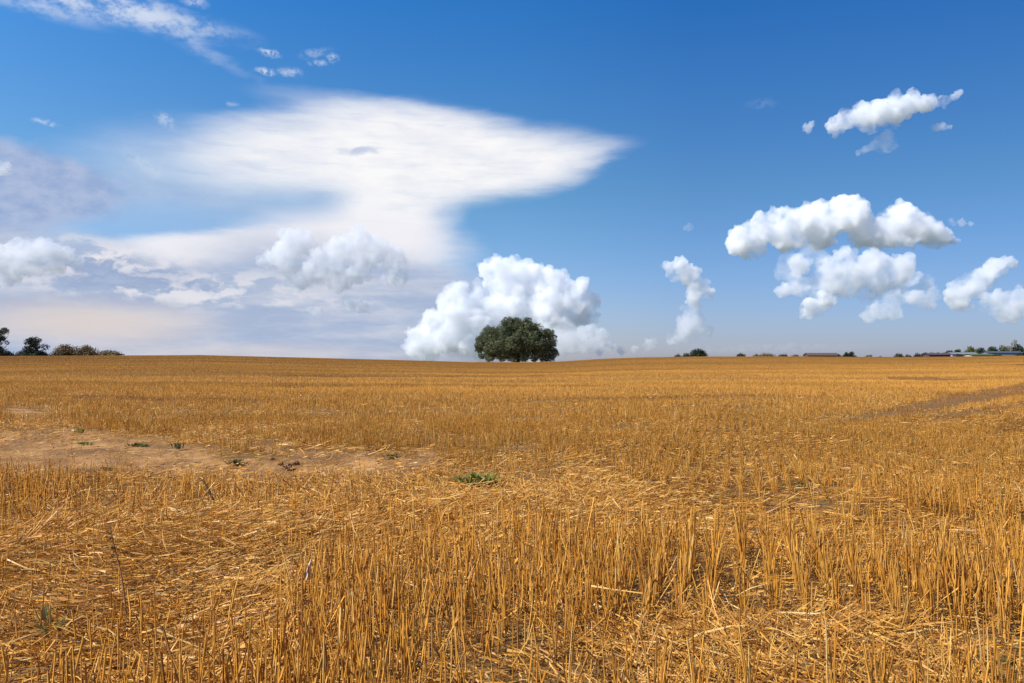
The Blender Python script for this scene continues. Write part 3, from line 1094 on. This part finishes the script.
def weed(px, py, wpx, hpx, label, n=46, broad=0.16, cols=((0.12, 0.15, 0.03), (0.15, 0.18, 0.04), (0.09, 0.11, 0.028), (0.18, 0.19, 0.05))):
    p = on_ground(px, py)
    k = p.y / F
    wd, ht = wpx * k, hpx * k * 1.1
    V, Q, Cc = [], [], []
    for i in range(n):
        a = random.uniform(0, 6.283)
        r0 = random.uniform(0, 0.36) * wd * (0.3 if i % 3 == 0 else 1)
        bx, by = math.cos(a) * r0, math.sin(a) * r0 * 0.8
        a2 = a + random.gauss(0, 0.8)
        L = random.uniform(0.5, 1.05) * ht
        outw = random.uniform(0.15, 0.9) * L
        lw = L * broad * random.uniform(0.7, 1.3)
        c = np.array(random.choice(cols)) * random.uniform(0.75, 1.3)
        n0 = len(V)
        for j_, f in enumerate((0, 0.35, 0.7, 1.0)):
            x_ = bx + math.cos(a2) * outw * f
            y_ = by + math.sin(a2) * outw * f
            z_ = L * (f - 0.35 * f * f * f) * (1 - 0.35 * outw / L) - 0.01
            w_ = lw * (0.35, 1.0, 0.8, 0.06)[j_]
            V += [(x_ - math.sin(a2) * w_, y_ + math.cos(a2) * w_, z_), (x_ + math.sin(a2) * w_, y_ - math.cos(a2) * w_, z_ + 0.2 * w_)]
            Cc += [c, c]
        for j_ in range(3):
            Q.append([n0 + 2 * j_, n0 + 2 * j_ + 1, n0 + 2 * j_ + 3, n0 + 2 * j_ + 2])
    o = mesh_np('weed', np.array(V), np.array(Q), None, m_weed, np.array(Cc))
    o.location = p
    return tag(o, label, 'weed', GW)


weed(478, 489, 40, 25, 'largest bushy green weed, standing in trampled straw below the lone tree', 210, 0.065, ((0.16, 0.19, 0.03), (0.19, 0.22, 0.04), (0.10, 0.13, 0.025), (0.26, 0.26, 0.07)))
weed(346, 494, 8, 13, 'small upright green weed alone in the straw left of the largest weed', 14)
weed(80, 433, 12, 8, 'small dark weed beside the pale stone at far left', 22)
weed(84, 445, 30, 6, 'low wide weed mat on the bare soil at left, below the pale stone', 70)
weed(137, 447, 26, 7, 'low wide dark weed at the stubble edge right of the weed mat', 70, cols=((0.085, 0.11, 0.03), (0.11, 0.13, 0.04)))
weed(178, 448, 16, 9, 'grey green tuft at the stubble edge right of the wide dark weed', 40, 0.1, ((0.11, 0.12, 0.045), (0.14, 0.13, 0.05)))
weed(107, 469, 22, 5, 'flat green weed on the lower edge of the bare soil at far left', 44)
weed(235, 464, 26, 9, 'dark grey green weed in the middle of the bare soil', 60, 0.12, ((0.09, 0.10, 0.035), (0.12, 0.12, 0.045)))
weed(318, 472, 10, 7, 'little weed at the lower edge of the bare soil beside the dark clods', 18)
weed(392, 458, 24, 9, 'grey green tuft at the right tip of the bare soil', 46, 0.1, ((0.11, 0.12, 0.045), (0.14, 0.13, 0.05)))
weed(802, 489, 9, 14, 'narrow upright green weed among dense stubble right of the middle', 16)
weed(864, 444, 16, 10, 'bright green weed in the stubble at right, end of a faint green streak', 40)
weed(832, 447, 26, 7, 'pale green streak of low weeds left of the bright green weed', 50, 0.1, ((0.12, 0.14, 0.04), (0.15, 0.15, 0.05)))
weed(912, 446, 14, 8, 'olive green tuft in the stubble between the bright green weed and the right edge', 24, 0.1, ((0.09, 0.11, 0.035), (0.12, 0.12, 0.045)))
weed(976, 447, 20, 8, 'olive green tuft in the stubble nearest the right edge of the photo', 30, 0.1, ((0.09, 0.11, 0.035), (0.12, 0.12, 0.045)))
weed(592, 521, 12, 6, 'pale flat weed in the trampled straw right of the largest weed', 14, 0.2, ((0.16, 0.19, 0.07), (0.13, 0.16, 0.06)))
weed(190, 522, 22, 26, 'tall thin grey green grass tuft under the bent dark stem', 26, 0.03, ((0.13, 0.14, 0.06), (0.20, 0.17, 0.07)))
weed(46, 640, 26, 52, 'grey green grass blades standing in the near straw at left', 22, 0.03, ((0.17, 0.19, 0.07), (0.22, 0.20, 0.08)))
weed(216, 628, 12, 12, 'single little broad leaf weed in near straw left of the dense stubble clump', 6, 0.3)
weed(138, 677, 28, 16, 'broad leaf weed low in the straw at the bottom left', 14, 0.28)
weed(255, 668, 16, 18, 'small fresh green shoot at the bottom between the sparse straws left of middle', 12, 0.09)
weed(372, 524, 9, 10, 'lone fresh green shoot in the flattened straw left of the largest weed', 9, 0.12)
weed(745, 628, 10, 12, 'fresh green shoot at the foot of the dense stubble right of middle', 9, 0.1)
weed(1010, 664, 12, 14, 'one broad green leaf low at the bottom right corner', 4, 0.42)


def strand(name, pts, rad, col, label, cat, knobs=(), rough_cols=0.2):
    """a bent dry stem through picture points, all at the distance of its foot; knobs: seed heads along it"""
    p0 = on_ground(*pts[0])
    P = [at(px, py, p0.y + i * 0.004) - p0 for i, (px, py) in enumerate(pts)]
    P[0].z -= 0.03
    root = empty(name, p0, label, cat)
    segs = [[(p, rad * (1 - 0.6 * i / (len(P) - 1))) for i, p in enumerate(P)]]
    o = limb_mesh(segs, m_stem, 'stem', root, 5)
    a_ = o.data.attributes.new('tint', 'FLOAT_COLOR', 'POINT')
    a_.data.foreach_set('color', np.tile(np.array(list(col) + [1], np.float32), len(o.data.vertices)))
    if knobs:
        for i, (kx, ky, kr) in enumerate(knobs):
            V, q, cc = leaf_cloud([(*(at(kx, ky, p0.y + 0.01 * i) - p0), kr)], 60 / kr ** 2, kr * 0.5, [tuple(c * 1.2 for c in col)], (0.2, 1.0))
            mesh_np('seed_head', V, q, None, m_stem, cc, False, root)
    return root


strand('withered_plant', [(215, 512), (213, 500), (209, 490), (204, 482), (200, 478)], 0.012, (0.10, 0.065, 0.03), 'bent dark dry stem hooked to the left over the straw', 'withered plant')
strand('withered_plant', [(128, 628), (125, 600), (121, 572), (114, 545), (110, 526)], 0.0045, (0.26, 0.14, 0.06), 'tall thin brown weed stem with crumbly seed heads at left', 'withered plant', ((112, 548, 0.011), (110, 538, 0.010), (113, 556, 0.009)))
strand('withered_plant', [(0, 605), (14, 602), (30, 597), (44, 593)], 0.012, (0.09, 0.055, 0.028), 'dark thick dry stalk lying in the straw at the left edge', 'withered plant')


def lump(px, py, rpx, col, name, label, cat, group=None, flat=0.6):
    p = on_ground(px, py)
    r = rpx * p.y / F
    bm = bmesh.new()
    bmesh.ops.create_icosphere(bm, subdivisions=3, radius=1.0)
    off = Vector((random.random() * 9, random.random() * 9, 0))
    for v in bm.verts:
        v.co *= 1 + 0.45 * mnoise.fractal(v.co * 1.3 + off, 0.8, 2.1, 4)
        v.co = Vector((v.co.x * r, v.co.y * r * 0.8, v.co.z * r * flat))
    me = bpy.data.meshes.new(name)
    bm.to_mesh(me)
    bm.free()
    me.materials.append(plain_material(name + '_surface', col, 0.9, 0.1, 0.35, 20.0))
    o = bpy.data.objects.new(name, me)
    COL.objects.link(o)
    o.location = p + Vector((0, 0, r * flat * 0.35))
    return tag(o, label, cat, group)


GD = 'clods of soil on the bare patch'
lump(280, 464, 3.2, (0.17, 0.095, 0.045), 'soil_clod', 'brown soil clod, leftmost of the clods on the bare patch', 'soil clod', GD)
lump(288, 467, 4.0, (0.13, 0.075, 0.04), 'soil_clod', 'darkest soil clod, middle of the cluster on the bare patch', 'soil clod', GD)
lump(296, 464, 3.6, (0.15, 0.085, 0.045), 'soil_clod', 'dark soil clod, rightmost of the cluster on the bare patch', 'soil clod', GD)
lump(272, 459, 2.2, (0.20, 0.11, 0.055), 'soil_clod', 'small soil clod behind the leftmost clod on the bare patch', 'soil clod', GD)
lump(74, 431.5, 2.0, (0.62, 0.55, 0.42), 'stone', 'small pale stone beside a dark weed at far left', 'stone', None, 0.7)

p0 = on_ground(306, 606)
bm = bmesh.new()
pts = [at(px, py, p0.y) - p0 for px, py in ((305, 583), (308, 576), (309, 566), (312, 557))]
wd_ = [0.002, 0.012, 0.009, 0.001]
va = [[bm.verts.new((q.x - w_, q.y + 0.003, q.z)), bm.verts.new((q.x, q.y - 0.004, q.z)), bm.verts.new((q.x + w_, q.y + 0.003, q.z))] for q, w_ in zip(pts, wd_)]
for i_ in range(3):
    for j_ in range(2):
        bm.faces.new((va[i_][j_], va[i_][j_ + 1], va[i_ + 1][j_ + 1], va[i_ + 1][j_]))
me = bpy.data.meshes.new('dry_leaf')
bm.to_mesh(me)
bm.free()
me.materials.append(plain_material('bleached_leaf', (0.66, 0.50, 0.34), 0.7, 0.2, 0.15, 60.0))
o = bpy.data.objects.new('dry_leaf', me)
COL.objects.link(o)
o.location = p0
tag(o, 'pale bleached dry leaf caught upright among the near stubble', 'dry leaf')

# ------------------------------------------------------------------ clouds of water droplets
CLOUD_Y = 3000.0
GCL = 'heaped white clouds in the blue sky'


def cloud_material(dens, albedo):
    m, t_, b_, out_ = material('cloud_vapour')
    t_.nodes.remove(b_)
    ps = t_.nodes.new('ShaderNodeNewGeometry')
    nn_ = t_.nodes.new('ShaderNodeTexNoise')
    nn_.inputs['Scale'].default_value = 0.013
    nn_.inputs['Detail'].default_value = 5
    nn_.inputs['Roughness'].default_value = 0.62
    t_.links.new(ps.outputs['Position'], nn_.inputs['Vector'])
    rr_ = t_.nodes.new('ShaderNodeMapRange')
    for k_, x_ in (('From Min', 0.40), ('From Max', 0.58), ('To Min', dens * 0.18), ('To Max', dens * 2.0)):
        rr_.inputs[k_].default_value = x_
    t_.links.new(nn_.outputs['Fac'], rr_.inputs['Value'])
    v = t_.nodes.new('ShaderNodeVolumeScatter')
    v.inputs['Color'].default_value = albedo + (1,)
    v.inputs['Density'].default_value = dens
    v.inputs['Anisotropy'].default_value = 0.0
    t_.links.new(rr_.outputs[0], v.inputs['Density'])
    t_.links.new(v.outputs[0], out_.inputs['Volume'])
    return m


CM = {}


def cloud(lobes, label, dens=0.03, Y=CLOUD_Y, voxel=1.0, seed=0, up=0.35, lev2=True, amp=1.0, join=1.0, albedo=(0.9992, 0.9935, 0.9925)):
    """lobes: px, py, radius px, depth px. Heaps of ever smaller billows fused into one closed skin"""
    rs = random.Random(seed)
    k = Y / F
    lo = lobes[0]
    origin = at(lo[0], lo[1], Y)
    balls = []
    more = []
    for i_, p_ in enumerate(lobes):
        for q_ in lobes[:i_]:
            if math.hypot(p_[0] - q_[0], p_[1] - q_[1]) < join * (p_[2] + q_[2]):
                more.append(tuple((u_ + v_) / 2 for u_, v_ in zip(p_, q_)))
    for (px, py, r, dp) in list(lobes) + [(a_, b_, 0.85 * c_, d_) for a_, b_, c_, d_ in more]:
        c = at(px, py, Y) - origin
        c.y += dp * k
        balls.append((c, r * k * 0.86))
        for _ in range(int(16 * amp)):
            d = Vector((rs.gauss(0, 1), rs.gauss(0, 1) - 0.3, rs.gauss(0, 1) + up)).normalized()
            r1 = r * k * rs.uniform(0.26, 0.46)
            c1 = c + d * (r * k * rs.uniform(0.74, 0.92))
            balls.append((c1, r1))
            if lev2 and r1 / k > 3.0:
                for _ in range(9):
                    d2 = (Vector((rs.gauss(0, 1), rs.gauss(0, 1), rs.gauss(0, 1) + 0.2)).normalized() + d * 0.6).normalized()
                    balls.append((c1 + d2 * r1 * rs.uniform(0.75, 1.0), r1 * rs.uniform(0.24, 0.42)))
    bm = bmesh.new()
    tmpl = bmesh.new()
    bmesh.ops.create_icosphere(tmpl, subdivisions=2, radius=1.0)
    tv = np.array([v.co[:] for v in tmpl.verts])
    tf = np.array([[v.index for v in f.verts] for f in tmpl.faces])
    tmpl.free()
    bm.free()
    V = np.vstack([tv * r + np.array(c) for c, r in balls])
    T = np.vstack([tf + i * len(tv) for i in range(len(balls))])
    key = (round(dens, 5), albedo)
    if key not in CM:
        CM[key] = cloud_material(dens, albedo)
    o = mesh_np('cloud', V, None, T, None)
    o.location = origin
    md = o.modifiers.new('skin', 'REMESH')
    md.mode = 'VOXEL'
    md.voxel_size = voxel * k
    dg = bpy.context.evaluated_depsgraph_get()
    me = bpy.data.meshes.new_from_object(o.evaluated_get(dg))
    o.modifiers.clear()
    old = o.data
    o.data = me
    bpy.data.meshes.remove(old)
    n = len(me.vertices)
    co = np.zeros(n * 3, np.float32)
    me.vertices.foreach_get('co', co)
    co = co.reshape(-1, 3)
    no = np.zeros(n * 3, np.float32)
    me.vertices.foreach_get('normal', no)
    no = no.reshape(-1, 3)
    disp = np.array([mnoise.fractal(Vector(p) / (9 * k), 0.9, 2.1, 4) for p in co]) * 1.9 * k
    disp += np.array([mnoise.fractal(Vector(p) / (3.2 * k), 0.8, 2.2, 3) for p in co]) * 0.9 * k
    co = co + no * disp[:, None]
    me.vertices.foreach_set('co', co.ravel())
    me.update()
    me.materials.clear()
    me.materials.append(CM[key])
    me.polygons.foreach_set('use_smooth', np.ones(len(me.polygons), bool))
    tag(o, label, 'cloud', GCL)
    return o



B = [(498, 276, 17, -6), (522, 276, 18, 2), (515, 266, 9, 0), (484, 268, 8, -3), (545, 286, 20, 8), (560, 278, 9, 0), (575, 298, 17, -2), (590, 304, 10, 0), (510, 300, 24, -4), (545, 312, 22, -6), (500, 318, 22, 4), (580, 316, 12, 6), (530, 330, 18, 6), (594, 318, 7, 0), (565, 322, 12, 0)]
cloud(B, 'great heaped white cloud right behind the lone tree', 0.018, 4200, seed=1, join=0.8, albedo=(0.9990, 0.9905, 0.9890))
cloud([(458, 296, 13, 0), (448, 304, 11, -3), (468, 308, 14, 4), (452, 318, 17, -4), (476, 324, 15, 0), (436, 326, 14, 2), (422, 338, 14, 0), (412, 348, 10, 0), (444, 340, 17, -3), (466, 340, 16, 0), (428, 350, 13, 0), (462, 286, 7, 0)],
      'lower white cloud tower on the left shoulder of the great cloud', 0.016, 4000, seed=31, join=0.8, albedo=(0.9990, 0.9910, 0.9895))
cloud([(482, 300, 12, 6), (486, 315, 14, 6), (478, 285, 7, 4), (430, 350, 14, 0), (465, 350, 16, 0), (500, 350, 20, 0), (540, 346, 20, 0), (572, 342, 15, 0), (590, 332, 8, 0), (592, 346, 12, 0), (606, 346, 9, 0), (600, 336, 8, 0), (560, 332, 14, 0)],
      'thin pale lower part of the great cloud beside the lone tree', 0.008, 4020, seed=2, albedo=(0.999, 0.990, 0.988))
cloud([(745, 240, 16, 0), (760, 228, 15, 0), (780, 220, 13, 0), (800, 226, 17, 0), (822, 222, 19, 0), (850, 216, 19, 0), (845, 206, 11, 0), (787, 213, 7, 0), (865, 235, 14, 0), (885, 233, 18, 0), (905, 226, 19, 0),
       (900, 212, 11, 0), (925, 233, 16, 0), (942, 239, 10, 0), (954, 241, 5, 0), (785, 240, 14, 0), (820, 240, 12, 0), (735, 247, 9, 0), (760, 250, 8, 0)],
      'broad white heaped cloud, largest on the right half of the sky', 0.027, 3200, seed=3, join=0.8, albedo=(0.9992, 0.9925, 0.9910))
cloud([(800, 265, 11, 0), (830, 274, 16, 0), (858, 272, 16, 0), (888, 268, 13, 0), (908, 262, 9, 0), (788, 289, 8, 0), (820, 288, 11, 0), (850, 288, 10, 0), (880, 286, 11, 0), (780, 292, 6, 0), (845, 262, 12, 0), (870, 258, 10, 0), (830, 283, 14, 0), (900, 275, 10, 0), (800, 288, 10, 0)],
      'flat grey white cloud just under the broad white one', 0.020, 2500, seed=4)
cloud([(812, 308, 10, 0), (825, 300, 9, 0), (806, 314, 6, 0)], 'small bright puff low under the right clouds', 0.035, 2480, seed=5)
cloud([(880, 310, 11, 0), (868, 317, 7, 0), (895, 300, 9, 0), (915, 298, 10, 0), (935, 295, 8, 0), (912, 280, 7, 0), (918, 276, 5, 0), (895, 315, 7, 0), (930, 304, 7, 0)],
      'ragged pale cloud low between the small puff and the tower by the right edge', 0.018, 2300, seed=6)
cloud([(955, 302, 9, 0), (962, 290, 11, 0), (975, 284, 13, 0), (987, 275, 10, 0), (996, 268, 10, 0), (1004, 262, 7, 0), (1012, 264, 5, 0), (950, 292, 7, 0), (962, 305, 9, 0)],
      'slanting white cloud tower near the right edge of the photo', 0.024, 2450, seed=7)
cloud([(990, 305, 9, 0), (1002, 300, 10, 0), (1018, 300, 11, 0), (1006, 316, 9, 0), (1022, 312, 9, 0), (985, 298, 6, 0), (1035, 304, 12, 0)],
      'pale cloud cut off by the right edge of the photo under the slanting tower', 0.018, 2400, seed=8)
cloud([(669, 267, 7, 0), (681, 266, 9, 0), (690, 277, 11, 0), (700, 288, 10, 0), (708, 292, 7, 0), (694, 299, 9, 0), (674, 275, 7, 0)],
      'slim bright cloud column top alone right of the lone tree', 0.024, 3600, seed=9)
cloud([(692, 312, 10, 0), (688, 324, 10, 0), (698, 330, 9, 0), (708, 331, 6, 0), (680, 337, 7, 0), (670, 340, 6, 0), (650, 344, 7, 0)],
      'faint foot of the slim cloud column above the small dark tree', 0.009, 3700, seed=10)
cloud([(834, 128, 8, 0), (847, 121, 11, 0), (862, 117, 12, 0), (880, 114, 13, 0), (898, 109, 13, 0), (915, 104, 11, 0), (930, 103, 9, 0), (944, 102, 6, 0), (953, 98, 4, 0), (958, 94, 4, 0), (870, 124, 9, 0), (895, 119, 9, 0), (912, 93, 5, 0), (895, 96, 6, 0), (860, 106, 5, 0)],
      'long tilted white cloud high at upper right', 0.026, 2600, seed=11)
cloud([(888, 134, 6, 0), (882, 140, 6, 0), (874, 146, 5, 0), (866, 150, 4, 0), (858, 153, 3, 0), (886, 149, 6, 0), (894, 146, 4, 0)], 'wispy tail under the long tilted cloud', 0.008, 2600, seed=12, join=2.0)
cloud([(807, 128, 5, 0), (812, 124, 4, 0)], 'tiny puff left of the long tilted cloud', 0.016, 2600, seed=13)
cloud([(934, 128, 4, 0), (942, 126, 5, 0), (949, 127, 3, 0)], 'tiny flat puff under the right end of the long tilted cloud', 0.014, 2600, seed=14)
cloud([(790, 268, 14, 0), (815, 262, 14, 0), (845, 258, 12, 0), (875, 262, 12, 0), (905, 270, 10, 0), (925, 285, 10, 0), (900, 290, 12, 0), (870, 292, 12, 0), (835, 290, 10, 0), (800, 282, 10, 0)],
      'thin grey veil of cloud joining the broad white cloud to the one under it', 0.006, 2520, seed=41)
cloud([(685, 228, 3, 0), (690, 226, 4, 0)], 'tiny faint puff above the slim cloud column', 0.010, 3200, seed=15)
cloud([(952, 222, 4, 0), (962, 222, 5, 0), (970, 224, 3, 0)], 'tiny flat puff right of the broad white cloud', 0.009, 3200, seed=16)
cloud([(-6, 262, 16, 0), (15, 256, 14, 0), (35, 251, 12, 0), (50, 252, 13, 0), (66, 256, 9, 0), (28, 265, 14, 0), (78, 263, 7, 0), (55, 266, 10, 0), (8, 275, 12, 0)],
      'white heaped cloud at the left edge over the grey bank', 0.010, 4000, seed=17)
cloud([(290, 240, 11, 0), (303, 243, 13, 0), (285, 260, 15, 0), (330, 262, 16, 0), (345, 250, 15, 0), (362, 240, 12, 0), (357, 231, 7, 0), (380, 250, 14, 0), (397, 262, 12, 0), (318, 270, 14, 0), (268, 262, 9, 0), (360, 268, 14, 0), (340, 282, 12, 0), (300, 280, 12, 0), (395, 275, 14, 0)],
      'lavender grey heaped cloud under the white anvil', 0.009, 4600, seed=18, join=0.8, albedo=(0.9915, 0.979, 0.981))  # the cloud's own shade is put into its greyer albedo
cloud([(361, 307, 8, 0), (351, 304, 6, 0), (370, 308, 6, 0)], 'small white puff on the grey bank left of the great cloud', 0.012, 4600, seed=19)
cloud([(317, 313, 6, 0), (310, 310, 4, 0)], 'smaller faint puff left of the small white puff on the grey bank', 0.009, 4600, seed=20)
cloud([(3, 170, 7, 0), (8, 166, 5, 0)], 'small bright puff in the grey cloud at the left edge', 0.016, 3000, seed=21)
cloud([(610, 345, 5, 0), (622, 351, 5, 0), (635, 350, 4, 0), (600, 352, 5, 0)], 'small puffs low on the horizon right of the lone tree', 0.010, 4400, seed=22)
